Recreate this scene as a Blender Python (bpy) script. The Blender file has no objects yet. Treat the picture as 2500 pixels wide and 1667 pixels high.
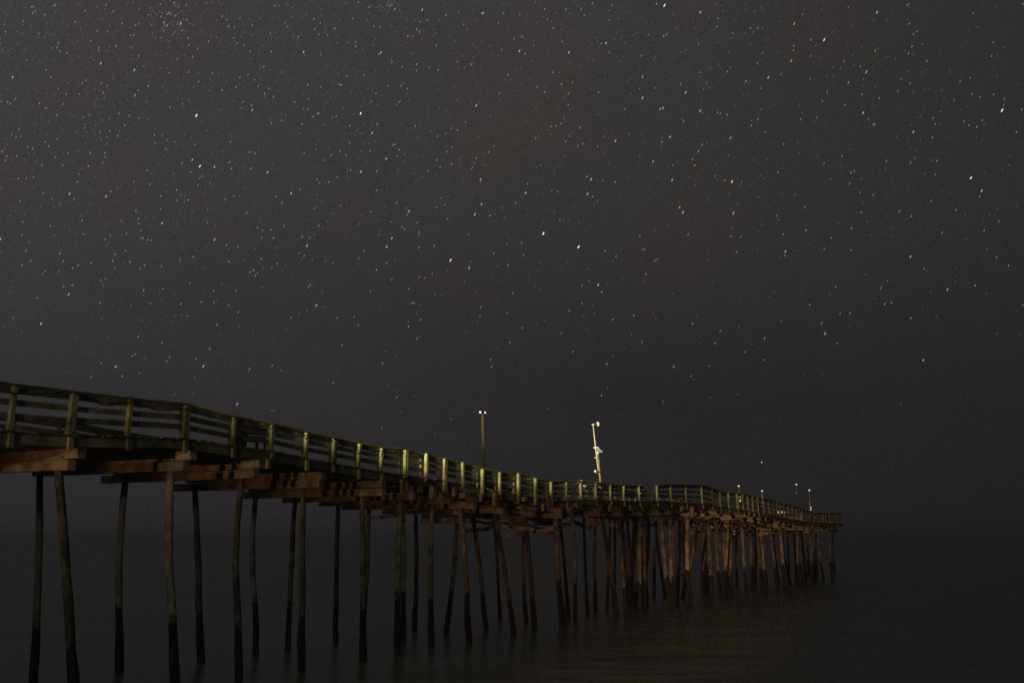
import bpy, math, random
from mathutils import Vector, Matrix
random.seed(7)
S = bpy.context.scene
COL = S.collection
R = math.radians

# ------------------------------------------------------------------ camera
F, CX, CY = 2440.0, 1250.0, 833.5          # lens measured in photo pixels
H, PITCH = 4.86, R(11.25)
cam = bpy.data.cameras.new('camera'); cam.sensor_width = 36; cam.lens = 36*F/2500
cam.clip_end = 20000; cam.clip_start = .1
co = bpy.data.objects.new('camera', cam); COL.objects.link(co)
co.location = (0, 0, H); co.rotation_euler = (R(90)+PITCH, 0, 0)
S.camera = co
S.view_settings.view_transform = 'Standard'; S.view_settings.look = 'None'
S.view_settings.exposure = 0; S.view_settings.gamma = 1
S.cycles.use_denoising = False
S.cycles.max_bounces = 4
S.cycles.sample_clamp_indirect = .25
S.cycles.volume_bounces = 0
S.cycles.use_light_tree = True
S.cycles.use_adaptive_sampling = False

# ------------------------------------------------------------------ night sky
wd = bpy.data.worlds.new('World'); S.world = wd; wd.use_nodes = True; wd.cycles.sampling_method = 'NONE'
nt = wd.node_tree; N = nt.nodes; L = nt.links; N.clear()
def nd(tree, t, **k):
    n = tree.nodes.new(t)
    for a, b in k.items():
        if a.startswith('i_'): n.inputs[int(a[2:])].default_value = b
        else: setattr(n, a, b)
    return n
def mth(tree, op, a, b=None, c=None, clamp=False):
    n = tree.nodes.new('ShaderNodeMath'); n.operation = op; n.use_clamp = clamp
    for i, v in enumerate((a, b, c)):
        if v is None: continue
        if isinstance(v, (int, float)): n.inputs[i].default_value = v
        else: tree.links.new(v, n.inputs[i])
    return n.outputs[0]
tc = nd(nt, 'ShaderNodeTexCoord'); sp = nd(nt, 'ShaderNodeSeparateXYZ')
L.new(tc.outputs['Generated'], sp.inputs[0])
az = mth(nt, 'ARCTAN2', sp.outputs[0], sp.outputs[1])             # 0 = out to sea, + = right
el = mth(nt, 'ARCSINE', sp.outputs[2])
azf = mth(nt, 'MULTIPLY_ADD', az, 1/1.3, .5, clamp=True)
elf = mth(nt, 'MULTIPLY', el, 1/.62, clamp=True)
def ramp(tree, fac, stops, mode='EASE'):
    r = tree.nodes.new('ShaderNodeValToRGB'); r.color_ramp.interpolation = mode
    e = r.color_ramp.elements
    while len(e) < len(stops): e.new(.5)
    for q, (p, c) in zip(e, stops):
        q.position = p; q.color = (*c, 1)
    tree.links.new(fac, r.inputs[0]); return r.outputs[0]
def lin(r, g, b):
    f = lambda v: (v/255/12.92) if v <= 10 else ((v/255+.055)/1.055)**2.4
    return (f(r), f(g), f(b))
SKY_K = 1.08
hor = ramp(nt, azf, [(0, lin(47, 45, 47)), (.3, lin(41, 39, 42)), (.55, lin(34, 32, 35)), (.8, lin(33, 32, 32)), (1, lin(31, 31, 32))], 'LINEAR')
top = ramp(nt, azf, [(0, lin(67, 63, 64)), (.3, lin(62, 59, 59)), (.6, lin(58, 55, 54)), (.85, lin(50, 48, 47)), (1, lin(43, 43, 43))], 'LINEAR')
fac = ramp(nt, elf, [(0, (0, 0, 0)), (.22, (.12,)*3), (.5, (.62,)*3), (1, (1,)*3)], 'LINEAR')
mx = nd(nt, 'ShaderNodeMix', data_type='RGBA'); L.new(fac, mx.inputs[0]); L.new(hor, mx.inputs[6]); L.new(top, mx.inputs[7])
# large, faint colour mottling and very fine noise that imitates camera grain
n1 = nd(nt, 'ShaderNodeTexNoise'); n1.inputs['Scale'].default_value = 7; n1.inputs['Detail'].default_value = 2
L.new(tc.outputs['Generated'], n1.inputs['Vector'])
tint = nd(nt, 'ShaderNodeMix', data_type='RGBA', blend_type='OVERLAY'); tint.inputs[0].default_value = .03
L.new(mx.outputs[2], tint.inputs[6]); L.new(n1.outputs['Color'], tint.inputs[7])
n2 = nd(nt, 'ShaderNodeTexNoise'); n2.inputs['Scale'].default_value = 620; n2.inputs['Detail'].default_value = 2
L.new(tc.outputs['Generated'], n2.inputs['Vector'])
g = mth(nt, 'MULTIPLY_ADD', n2.outputs[0], .9, .55)
mul = nd(nt, 'ShaderNodeVectorMath', operation='SCALE'); L.new(mx.outputs[2], mul.inputs[0]); L.new(g, mul.inputs[3])
mul2 = nd(nt, 'ShaderNodeVectorMath', operation='MULTIPLY'); L.new(mul.outputs[0], mul2.inputs[0])
tn = nd(nt, 'ShaderNodeVectorMath', operation='MULTIPLY_ADD'); L.new(n1.outputs['Color'], tn.inputs[0])
tn.inputs[1].default_value = (.22, .16, .22); tn.inputs[2].default_value = (.89, .92, .89)
L.new(tn.outputs[0], mul2.inputs[1])
bg = nd(nt, 'ShaderNodeBackground'); bg.inputs[1].default_value = SKY_K
L.new(mul2.outputs[0], bg.inputs[0])
wo = nd(nt, 'ShaderNodeOutputWorld'); L.new(bg.outputs[0], wo.inputs[0])

# ------------------------------------------------------------------ shore lamps, with fill spots added among them
def spot(name, loc, tgt, watts, col, half, blend=1.0, size=.25):
    d = bpy.data.lights.new(name, 'SPOT'); d.energy = watts; d.color = col
    d.spot_size = R(2*half); d.spot_blend = blend; d.shadow_soft_size = size
    o = bpy.data.objects.new(name, d); COL.objects.link(o); o.location = loc
    o.rotation_euler = (Vector(tgt)-Vector(loc)).to_track_quat('-Z', 'Y').to_euler()
    return o
spot('shore_flood_and_fill', (-26, -6.7, 9.6), (.4, 53.9, 10.3), 460000, (1, .94, .60), 2.7)
spot('shore_flood_and_fill', (-17, -6, 9.8), (-.8, 51.5, 10.4), 150000, (1, .95, .52), 3.6)  # wash spot added to brighten the rails at mid pier
spot('shore_flood_and_fill', (-26, -6.7, 9.6), (-7.0, 54.5, 12.8), 150000, (1, .90, .55), 2.9)  # narrow extra spot, added just to light the timber pole
spot('shore_flood_and_fill', (-19, -9, 9.0), (4, 62, 6), 7600, (1, .93, .66), 24)  # wide weak fill, added to lift the pier overall
spot('shore_street_lamp', (-27, -6, .9), (-8.5, 41, 8.0), 11500, (1, .47, .18), 5.0, 1.0)
spot('shore_street_lamp', (-15, -12, 1.2), (2.5, 57, 5.6), 25000, (1, .40, .22), 5.2)
spot('shore_street_lamp', (-12, -14, 1.6), (21, 92, .6), 310000, (1, .54, .27), 5.4)

# ------------------------------------------------------------------ helpers
def tag(o, label=None, cat=None, group=None, kind=None):
    if label: o['label'] = label
    if cat: o['category'] = cat
    if group: o['group'] = group
    if kind: o['kind'] = kind
    return o
def empty(name, loc, label, cat, group=None):
    o = bpy.data.objects.new(name, None); COL.objects.link(o); o.location = loc
    return tag(o, label, cat, group)
class MB:
    """collects shapes in world coordinates, links them as one mesh"""
    def __init__(s): s.v = []; s.f = []
    def hexa(s, pts):
        b = len(s.v); s.v += [Vector(p) for p in pts]
        s.f += [tuple(b+i for i in q) for q in ((3,2,1,0),(4,5,6,7),(0,1,5,4),(1,2,6,5),(2,3,7,6),(3,0,4,7))]
    def beam(s, a, b, wd_, ht, side=None, jit=0.0, seg=1):
        """timber from a to b; wd_ across, ht along its own up"""
        a = Vector(a); b = Vector(b); d = (b-a).normalized()
        sd = (Vector(side) if side is not None else d.cross(Vector((0, 0, 1))))
        sd = (sd - d*sd.dot(d)).normalized(); up = sd.cross(d).normalized()
        rings = []
        for i in range(seg+1):
            t = i/seg; c = a.lerp(b, t)
            if 0 < i < seg: c = c + up*random.uniform(-jit, jit) + sd*random.uniform(-jit, jit)
            w2, h2 = wd_/2*(1+random.uniform(-1, 1)*jit*2), ht/2*(1+random.uniform(-1, 1)*jit*2)
            rings.append([c-sd*w2-up*h2, c+sd*w2-up*h2, c+sd*w2+up*h2, c-sd*w2+up*h2])
        b0 = len(s.v)
        for r in rings: s.v += r
        for i in range(seg):
            o = b0+4*i
            for k in range(4):
                s.f.append((o+k, o+(k+1) % 4, o+4+(k+1) % 4, o+4+k))
        s.f.append((b0+3, b0+2, b0+1, b0)); e = b0+4*seg; s.f.append((e, e+1, e+2, e+3))
    def tube(s, pts, rads, n=12, rough=0.0, cap=True):
        b0 = len(s.v); P = [Vector(p) for p in pts]
        ph = [random.uniform(-1, 1) for _ in range(n)]
        for i, c in enumerate(P):
            d = (P[min(i+1, len(P)-1)]-P[max(i-1, 0)]).normalized()
            ref = Vector((1, 0, 0)) if abs(d.x) < .8 else Vector((0, 1, 0))
            x = d.cross(ref).normalized(); y = d.cross(x).normalized()
            for k in range(n):
                a = 2*math.pi*k/n
                r = rads[i]*(1+rough*(.6*ph[k]+.4*random.uniform(-1, 1)))
                s.v.append(c+x*math.cos(a)*r+y*math.sin(a)*r)
        for i in range(len(P)-1):
            for k in range(n):
                o = b0+i*n
                s.f.append((o+k, o+(k+1) % n, o+n+(k+1) % n, o+n+k))
        if cap:
            s.f.append(tuple(b0+k for k in range(n-1, -1, -1)))
            e = b0+(len(P)-1)*n; s.f.append(tuple(e+k for k in range(n)))
    def ball(s, c, r, sz=1.0, n=12, m=8):
        c = Vector(c)
        pts = []; rad = []
        for i in range(m+1):
            t = math.pi*i/m
            pts.append(c+Vector((0, 0, -math.cos(t)*r*sz))); rad.append(max(math.sin(t)*r, .001))
        s.tube(pts, rad, n)
    def build(s, name, mat, parent=None, smooth=False):
        me = bpy.data.meshes.new(name)
        off = Vector(parent.matrix_basis.translation) if parent else Vector((0, 0, 0))
        p = parent
        while p is not None and p.parent is not None:
            p = p.parent; off += Vector(p.matrix_basis.translation)
        me.from_pydata([tuple(v-off) for v in s.v], [], s.f)
        me.materials.append(mat); me.update()
        if smooth:
            for q in me.polygons: q.use_smooth = True
        o = bpy.data.objects.new(name, me); COL.objects.link(o)
        if parent: o.parent = parent
        return o

# ------------------------------------------------------------------ measured perspective -> plan of the pier
cp, spp = math.cos(PITCH), math.sin(PITCH)
U = Vector(((2574-CX)/F, 1/cp, 0)).normalized()      # along the pier, out to sea
Wv = Vector((-U.y, U.x, 0))                          # across it, away from the camera
P0 = Vector(((23-CX)/F*26.9, 27.43, 0))              # front railing line starts here
BAY = 1.864
def ray(x, y):
    X = (x-CX)/F; Y = (CY-y)/F
    return Vector((X, cp-Y*spp, spp+Y*cp))
def on_plane(x, y, lat):
    d = ray(x, y); t = (P0.dot(Wv)+lat)/d.dot(Wv)
    q = d*t
    return (q-P0).dot(U), q.z+H
def s_at(x, z, lat):
    k = (x-CX)/F; o = P0+Wv*lat
    return (k*(cp*o.y+spp*(z-H))-o.x)/(U.x-k*cp*U.y)
def wob(s):          # the far half was knocked about by storms and no longer runs quite straight
    k = min(max((s-36)/20, 0), 1)
    return k*(.10*math.sin(s*.21)+.08*math.sin(s*.57+1.0))
def W(s, lat, z):
    q = P0+U*s+Wv*(lat+wob(s))
    return Vector((q.x, q.y, z))
DK = [(0,1050),(29,1052),(163,1061),(316,1064),(450,1070),(570,1089),(664,1101),(750,1120),(815,1131),(875,1142.6),(932,1152),(985,1159),(1037,1167),(1081,1173),(1125,1183),(1173,1192),(1217,1201),(1263,1207),(1303,1214),(1343,1221),(1384,1221),(1420,1219),(1456,1220),(1492,1221.5),(1525,1222),(1559,1223),(1603,1223),(1637,1224),(1681,1227),(1716,1229),(1744,1234),(1765,1238),(1783,1240),(1851,1252),(1879,1258),(1917,1265),(1956,1271),(1994,1275),(2060,1278)]
RT = [(0,933.5),(172,953.6),(316,971),(450,983),(566,1013),(662,1032),(742,1051),(811,1066),(875,1079.5),(926,1090),(982,1095),(1030,1107),(1077,1119),(1123,1129),(1169,1142),(1215,1150),(1259,1154),(1299,1165),(1337,1174),(1380,1173),(1416,1173),(1454,1177),(1487,1180),(1521,1183),(1561,1185),(1598,1184.5),(1631,1183),(1672,1183),(1709,1184),(1738,1192),(1761,1199),(1781,1202),(1800,1203.5),(1845,1210),(1873,1213.5),(1901,1222),(1924,1229),(1949,1239),(1981,1250),(2018,1252),(2051,1252),(2060,1253)]
def table(T):
    return [on_plane(x, y, 0) for x, y in T]
DKT, RTT = table(DK), table(RT)
def interp(T, s):
    if s <= T[0][0]: return T[0][1]
    for (a, za), (b, zb) in zip(T, T[1:]):
        if s <= b: return za+(zb-za)*(s-a)/(b-a)
    return T[-1][1]
def zd(s): return interp(DKT, s)
def zr(s): return min(max(interp(RTT, s), zd(s)+.98), zd(s)+1.5)
SEND = s_at(2060, 6.8, 0)
WID = 7.4

# ------------------------------------------------------------------ materials
def wood(name, dark, light, stretch, rough=.85, stains=True, bump=.25, spec=.25, growth=None):
    m = bpy.data.materials.new(name); m.use_nodes = True; t = m.node_tree; b = t.nodes['Principled BSDF']
    tcn = nd(t, 'ShaderNodeTexCoord'); mp = nd(t, 'ShaderNodeMapping')
    ang = math.atan2(U.y, U.x)
    rot = nd(t, 'ShaderNodeMapping'); rot.inputs['Rotation'].default_value = (0, 0, -ang)   # x along the pier
    t.links.new(tcn.outputs['Object'], rot.inputs[0]); t.links.new(rot.outputs[0], mp.inputs[0])
    mp.inputs['Scale'].default_value = stretch
    a = nd(t, 'ShaderNodeTexNoise'); a.inputs['Scale'].default_value = 3; a.inputs['Detail'].default_value = 6; a.inputs['Roughness'].default_value = .7
    t.links.new(mp.outputs[0], a.inputs['Vector'])
    info = nd(t, 'ShaderNodeObjectInfo')
    v = mth(t, 'MULTIPLY_ADD', info.outputs['Random'], .34, mth(t, 'ADD', a.outputs[0], -.17))
    c = ramp(t, v, [(.28, dark), (.72, light)], 'LINEAR')
    # blotchy stains
    bl = nd(t, 'ShaderNodeTexNoise'); bl.inputs['Scale'].default_value = 1.3; bl.inputs['Detail'].default_value = 4
    t.links.new(tcn.outputs['Object'], bl.inputs['Vector'])
    f = ramp(t, bl.outputs[0], [(.38, (.45,)*3), (.62, (1.15,)*3)], 'LINEAR')
    mm = nd(t, 'ShaderNodeMix', data_type='RGBA', blend_type='MULTIPLY'); mm.inputs[0].default_value = 1 if stains else .4
    t.links.new(c, mm.inputs[6]); t.links.new(f, mm.inputs[7])
    out = mm.outputs[2]
    if growth:
        s3 = nd(t, 'ShaderNodeSeparateXYZ'); t.links.new(tcn.outputs['Object'], s3.inputs[0])
        gn = nd(t, 'ShaderNodeTexNoise'); gn.inputs['Scale'].default_value = 3.4; gn.inputs['Detail'].default_value = 4
        t.links.new(tcn.outputs['Object'], gn.inputs['Vector'])
        lvl = mth(t, 'MULTIPLY_ADD', info.outputs['Random'], .7, mth(t, 'MULTIPLY', gn.outputs[0], 1.5))
        fz = mth(t, 'MULTIPLY', mth(t, 'SUBTRACT', mth(t, 'ADD', lvl, growth-.75), s3.outputs[2]), 5, clamp=True)
        g2 = nd(t, 'ShaderNodeMix', data_type='RGBA'); t.links.new(fz, g2.inputs[0])
        t.links.new(out, g2.inputs[6]); g2.inputs[7].default_value = (.005, .006, .005, 1)
        out = g2.outputs[2]
    t.links.new(out, b.inputs['Base Color'])
    b.inputs['Roughness'].default_value = rough; b.inputs['Specular IOR Level'].default_value = spec
    bp = nd(t, 'ShaderNodeBump'); bp.inputs['Strength'].default_value = bump; bp.inputs['Distance'].default_value = .02
    t.links.new(a.outputs[0], bp.inputs['Height']); t.links.new(bp.outputs[0], b.inputs['Normal'])
    return m
def plain(name, col, rough=.5, metal=0, emit=None, es=1.0):
    m = bpy.data.materials.new(name); m.use_nodes = True; b = m.node_tree.nodes['Principled BSDF']; t = m.node_tree
    no = nd(t, 'ShaderNodeTexNoise'); no.inputs['Scale'].default_value = 9; no.inputs['Detail'].default_value = 5
    tcn = nd(t, 'ShaderNodeTexCoord'); t.links.new(tcn.outputs['Object'], no.inputs['Vector'])
    c = ramp(t, no.outputs[0], [(.35, tuple(.72*k for k in col)), (.62, col)], 'LINEAR')
    t.links.new(c, b.inputs['Base Color'])
    b.inputs['Roughness'].default_value = rough; b.inputs['Metallic'].default_value = metal
    if emit:
        b.inputs['Emission Color'].default_value = (*emit, 1); b.inputs['Emission Strength'].default_value = es
    return m
M_post = wood('weathered_post_wood', (.15, .145, .065), (.37, .35, .17), (9, 9, 1))
M_rail = wood('weathered_rail_wood', (.085, .08, .042), (.27, .25, .13), (1, 9, 9))
M_string = wood('weathered_stringer_wood', (.08, .08, .055), (.21, .205, .14), (.8, 8, 8))
M_cap = wood('weathered_cap_wood', (.14, .115, .075), (.36, .30, .20), (8, .8, 8))
M_deck = wood('weathered_deck_wood', (.08, .075, .055), (.22, .20, .15), (6, 1, 6))
M_pile = wood('pile_wood', (.03, .03, .024), (.21, .20, .155), (7, 7, .7), bump=.5, growth=1.9)
M_pole = wood('lamp_pole_wood', (.20, .16, .08), (.32, .27, .14), (7, 7, .7), stains=False)
M_white = plain('white_paint', (.88, .88, .86), .4)
M_steel = plain('galvanised_steel', (.5, .5, .46), .5, .3)
M_black = plain('black_plastic', (.012, .012, .012), .6)
M_cable = plain('black_cable_rubber', (.01, .01, .01), .7)
M_pale = plain('pale_cable_plastic', (.72, .68, .52), .6)
M_orange = plain('orange_reflective_sheet', (.85, .27, .05), .5)
M_panel = plain('solar_panel_glass', (.02, .025, .04), .25)
M_lit = plain('lit_lamp_glass', (.8, .8, .75), .3, emit=(1, .95, .8), es=1.3)
M_warm = plain('lit_warm_lamp_glass', (.8, .7, .4), .3, emit=(1, .78, .3), es=1.5)

# ------------------------------------------------------------------ water
def water_mat():
    m = bpy.data.materials.new('night_sea_water'); m.use_nodes = True; t = m.node_tree; b = t.nodes['Principled BSDF']
    tcn = nd(t, 'ShaderNodeTexCoord')
    mp = nd(t, 'ShaderNodeMapping'); mp.inputs['Scale'].default_value = (.5, 1.0, 1); mp.inputs['Rotation'].default_value = (0, 0, R(25))
    t.links.new(tcn.outputs['Object'], mp.inputs[0])
    a = nd(t, 'ShaderNodeTexNoise'); a.inputs['Scale'].default_value = .22; a.inputs['Detail'].default_value = 3
    t.links.new(mp.outputs[0], a.inputs['Vector'])
    c = ramp(t, a.outputs[0], [(.35, (.07, .092, .078)), (.7, (.12, .15, .125))], 'LINEAR')
    t.links.new(c, b.inputs['Base Color'])
    b.inputs['Roughness'].default_value = .27; b.inputs['IOR'].default_value = 1.33
    bp = nd(t, 'ShaderNodeBump'); bp.inputs['Strength'].default_value = .35; bp.inputs['Distance'].default_value = .5
    t.links.new(a.outputs[0], bp.inputs['Height']); t.links.new(bp.outputs[0], b.inputs['Normal'])
    return m
wb = MB()
rs = [0, 8, 16, 30, 50, 80, 130, 220, 400, 800, 2000, 4500, 8500]; NA = 72
for r_ in rs[1:]:
    for k in range(NA):
        a_ = 2*math.pi*k/NA; wb.v.append(Vector((r_*math.cos(a_), r_*math.sin(a_)+20, 0)))
for i in range(len(rs)-2):
    for k in range(NA):
        o = i*NA; wb.f.append((o+k, o+(k+1) % NA, o+NA+(k+1) % NA, o+NA+k)[::-1])
wb.f.append(tuple(range(NA)))
sea = wb.build('water', water_mat()); tag(sea, kind='structure')
for p_ in sea.data.polygons:
    if p_.normal.z < 0: p_.flip()

# ------------------------------------------------------------------ pier
pier = empty('fishing_pier', (P0.x, P0.y, 0), 'long weathered wooden fishing pier on tall round piles reaching out over the dark sea', 'pier')
SB = -9.0     # it runs on towards the shore, out of frame

# deck: crosswise planks
mb = MB(); s = SB
while s < SEND:
    w_ = random.uniform(.17, .2); z0 = zd(s); z1 = zd(s+w_)
    e0 = -.16+random.uniform(-.05, .04)-(.12 if random.random() < .05 else 0); e1 = WID+.16+random.uniform(-.05, .05)
    dz = random.uniform(-.008, .008)
    a, b = W(s, e0, z0+dz), W(s+w_-.012, e0, z1+dz); c, d = W(s+w_-.012, e1, z1+dz), W(s, e1, z0+dz)
    t_ = Vector((0, 0, .045))
    mb.hexa([a-t_, b-t_, c-t_, d-t_, a, b, c, d]); s += w_
mb.build('deck', M_deck, pier)

# bents: measured front piles give the bents near by, then an even rhythm
PILES = []   # (lateral, x_top, x_bottom, y_top or None, radius px factor)
front = [(142,186,.165),(418,423,.155),(591,575,.14),(740,736,.14),(884,882,.14),(980,969,.15),(1058,1049,.14),(1123,1149,.15),(1208,1241,.14),(1282,1311,.16),(1357,1377,.20),(1396,1416,.13)]
back = [(98,84,.15),(305,287,.155),(477,490,.15),(623,620,.135),(720,705,.13),(825,820,.135),(900,888,.14),(1015,1006,.14),(1206,1221,.12)]
mid = [(985,984,.13),(1116,1095,.15),(1154,1181,.14),(1278,1283,.13),(1367,1385,.14),(1425,1431,.12),(1452,1455,.14)]
far = [(.9,1470,1515,.17),(4,1485,1479,.11),(6.3,1500,1497,.14),(3,1510,1521,.16),(5,1520,1538,.11),(1,1559,1566,.18),(3.5,1585,1574,.17),(.9,1610,1633,.17),(6,1604,1622,.15),
 (5,1670,1667,.14),(.9,1677,1689,.2),(3,1708,1680,.14),(6.5,1709,1706,.17),(5,1728,1724,.2),(1,1734,1742,.22),(.9,1740,1775,.15),(.5,1780,1774,.17),(3,1772,1770,.16),(5,1792,1776,.18),(6.5,1797,1797,.16),
 (1,1811,1822,.17),(4,1834,1841,.18),(.4,1851,1861,.17),(6,1846,1850,.15),(5,1868,1874,.17),(1,1880,1898,.16),(3.5,1889,1904,.17),(.4,1904,1919,.17),(1.5,1909,1930,.16),(6,1920,1924,.17),
 (5,1935,1940,.16),(1,1950,1961,.17),(3,1956,1970,.17),(6,1965,1972,.2),(1,1975,1986,.17),(4,1981,1993,.2),(6.5,1990,1997,.16),(1,1996,2010,.15),(.3,2019,2034,.16),(5,2031,2042,.17),(6.8,2024,2031,.14)]
M_pile_fringe = None
def add_pile(lat, xt, xb, rad, ztop=None, spliced=False):
    g0 = s_at(xt, 7, lat); zt = (zd(g0)-1.0) if ztop is None else ztop
    st = s_at(xt, zt, lat); sb = s_at(xb, 0.2, lat)
    if xt < 170 and lat < 2: zb_, sb = 0, s_at(xb, .2, lat)
    top, bot = W(st, lat, zt+.0), W(sb, lat+random.uniform(-.3, .3)*(s_at(xt, 7, lat) > 25), 0)
    ax = bot-top; n = 11; pts = []; rr = []
    bx, by = random.uniform(-.11, .11), random.uniform(-.11, .11); ph = random.uniform(.6, 1.6)
    for i in range(n+1):
        t = i/n*1.18; q = top+ax*t
        k = math.sin(min(t, 1)*math.pi*ph)
        q = q+Vector((bx*k+random.uniform(-.018, .018), by*k+random.uniform(-.018, .018), 0))
        r = rad*(.86+.18*t)+random.uniform(-.006, .006)
        if t > .78: r *= 1.14+random.uniform(-.03, .05)
        pts.append(q); rr.append(r)
    rr = [r_*.9 for r_ in rr]; m = MB(); m.tube(pts, rr, 14, .07)
    o = m.build('pile', M_pile, pier, True)
    if spliced:
        mm = MB(); i = 4
        q0, q1 = top+ax*.24, top+ax*.32
        mm.tube([q0, q0.lerp(q1, .5), q1], [rad*1.05, rad*1.14, rad*1.04], 14, .03)
        mm.build('splice_collar', M_steel, o, True)
    return st, sb
bents = []
for i, (a, b, r) in enumerate(front):
    st, sb = add_pile(.9, a, b, r); bents.append(st)
for i, (a, b, r) in enumerate(back): add_pile(6.3, a, b, r)
for i, (a, b, r) in enumerate(mid): add_pile(3.6, a, b, r)
for i, (l, a, b, r) in enumerate(far): 
    zt = None
    if a in (1851, 1904, 2019, 1740): zt = 'rail'
    g0 = s_at(a, 7, l)
    add_pile(l, a, b, r, (zd(g0)+.9) if zt else None)
for k in range(24):
    x_ = random.choice((random.uniform(1480, 1720), random.uniform(1700, 1995)))
    add_pile(random.choice((.9, 2.5, 4.2, 6.2)), x_, x_+random.uniform(-14, 22)*(1 if x_ < 1800 else .6), random.uniform(.14, .21))
s = bents[-1]+3.4
while s < SEND-1:
    bents.append(s); s += random.uniform(3.2, 4.0)
bents.insert(0, -6.5)

# pile caps: two tiers of crosswise timbers on each bent
for i, s in enumerate(bents):
    z = zd(s)
    near = s < 26
    e_back = WID+random.uniform(-.1, .5); e_front = (-.05+random.uniform(-.15, .15)) if near else random.uniform(-.15, .6)
    for tier, (zc, dl, ds) in enumerate(((z-.52, -.25, .10), (z-.84, .25, -.05))):
        m = MB()
        tilt = random.uniform(-.03, .03)
        m.beam(W(s+ds, e_front+random.uniform(-.1, .25), zc+tilt), W(s+ds, e_back+dl, zc-tilt), .28, .30, side=U, jit=.012, seg=5)
        m.build('pile_cap', M_cap, pier)
    if random.random() < .4:                          # a shim block or bolt plate where the cap meets the front stringer
        m = MB(); m.beam(W(s+.18, -.12, z-.66), W(s+.18, -.12, z-.30), .14, random.uniform(.1, .24), side=U); m.build('block', M_post, pier)

# stringers along the pier: front one in ragged lengths, inner ones longer
s = SB
while s < SEND:
    ln = random.uniform(3.6, 5.6); e = min(s+ln-.03, SEND)
    dz = random.uniform(-.04, .02)-(random.uniform(0, .07) if s > 24 else 0)
    m = MB(); seg = 4
    for k in range(seg):
        a_, b_ = s+(e-s)*k/seg, s+(e-s)*(k+1)/seg
        m.beam(W(a_, .0, zd(a_)-.20+dz), W(b_, .0, zd(b_)-.20+dz), .09, random.uniform(.27, .29))
    m.build('stringer', M_string, pier); s += ln
for lat in (1.5, 3.0, 4.5, 6.0, WID-.02):
    s = SB
    while s < SEND:
        e = min(s+12, SEND); m = MB(); seg = 8
        for k in range(seg):
            a_, b_ = s+(e-s)*k/seg, s+(e-s)*(k+1)/seg
            m.beam(W(a_, lat, zd(a_)-.21), W(b_, lat, zd(b_)-.21), .10, .30)
        m.build('stringer', M_string, pier); s += 12
# second ragged stringer hanging lower along the front from the middle outwards
s = s_at(1060, 7, 0)
while s < SEND-2:
    ln = random.uniform(2.0, 5.0)
    if random.random() < .6:
        m = MB(); l_ = random.uniform(-.02, .5); dz = random.uniform(-.5, -.36)
        m.beam(W(s, l_, zd(s)+dz), W(s+ln*.9, l_+random.uniform(-.1, .1), zd(s+ln*.9)+dz+random.uniform(-.1, .1)), .12, random.uniform(.14, .24), jit=.03, seg=3)
        m.build('stringer', M_string, pier)
    s += ln

# more timber hung below the far half: long boards, doubled beams and loose ends
for k in range(34):
    s = random.uniform(44, 116); ln = random.uniform(1.5, 6); s1_ = min(s+ln, SEND-.2)
    l_ = random.choice((-.12, .15, .6, 1.8)); dz = -random.uniform(.42, 1.55); dz1 = dz+random.uniform(-.12, .12)
    m = MB(); m.beam(W(s, l_, zd(s)+dz), W(s1_, l_, zd(s1_)+dz1), .1, random.uniform(.14, .30), jit=.02, seg=3)
    m.build('stringer', M_string, pier)
# railing, front side
px = [23,168,310,447,565,660,745,811,873,929,982,1033,1078,1124,1171,1215,1260,1301,1340,1382,1418,1454,1490,1523,1560,1600,1635,1675,1713,1741,1763,1782,1800]
ps = [s_at(x, 8, 0) for x in px]
ps = [s_at(23, 8, 0)-1.9*k for k in (3, 2, 1)]+ps
s = ps[-1]+1.8
while s < SEND-.4: ps.append(s); s += 1.82
ps.append(SEND-.12)
for i, s in enumerate(ps):
    x_i = px[i-3] if 3 <= i < len(px)+3 else 9999
    outside = 970 < x_i < 1350
    lat = -.15 if outside else -.02
    lean = random.uniform(-.035, .03)+(.02 if s > 20 else -.02)+(.06 if s > 46 else 0)
    zt, zb = zr(s)-.045+(random.uniform(.04, .09) if random.random() < .3 else random.uniform(-.03, .0)), zd(s)+(-random.choice((.12, .42, .5)) if outside else .003)
    wx, wy = (.125, .135) if x_i not in (168,) else (.2, .16)
    if x_i in (1260, 1301, 1340): wx, wy = .17, .15
    a, b = W(s, lat, zb), W(s-lean*(zt-zb), lat+random.uniform(-.03, .03), zt)
    m = MB(); m.beam(a, b, wx, wy, side=U, jit=.01, seg=3); m.build('rail_post', M_post, pier)
    if 430 < x_i < 1600:          # the post on the inner side, the boards held between the two
        m = MB(); m.beam(W(s+.04, .15, zd(s)+.003), W(s+random.uniform(-.02, .06), .15, zr(s)-.05), .11, .09, side=U, jit=.01, seg=2); m.build('inner_post', M_post, pier)
    if not outside and s < 80:          # post foot below the deck edge
        m = MB(); m.beam(W(s+.02, -.09, zd(s)-.07), W(s+.02, -.09, zd(s)-.36-random.uniform(0, .1)), .15, .09, side=U); m.build('post_foot', M_post, pier)
    if x_i in (447, 168, 811, 982, 1078):   # sister board bolted beside the post
        m = MB(); m.beam(W(s+.13, lat-.01, zb), W(s+.13, lat, zt-.03), .08, .13, side=U, jit=.01, seg=2); m.build('sister_board', M_post, pier)
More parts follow.
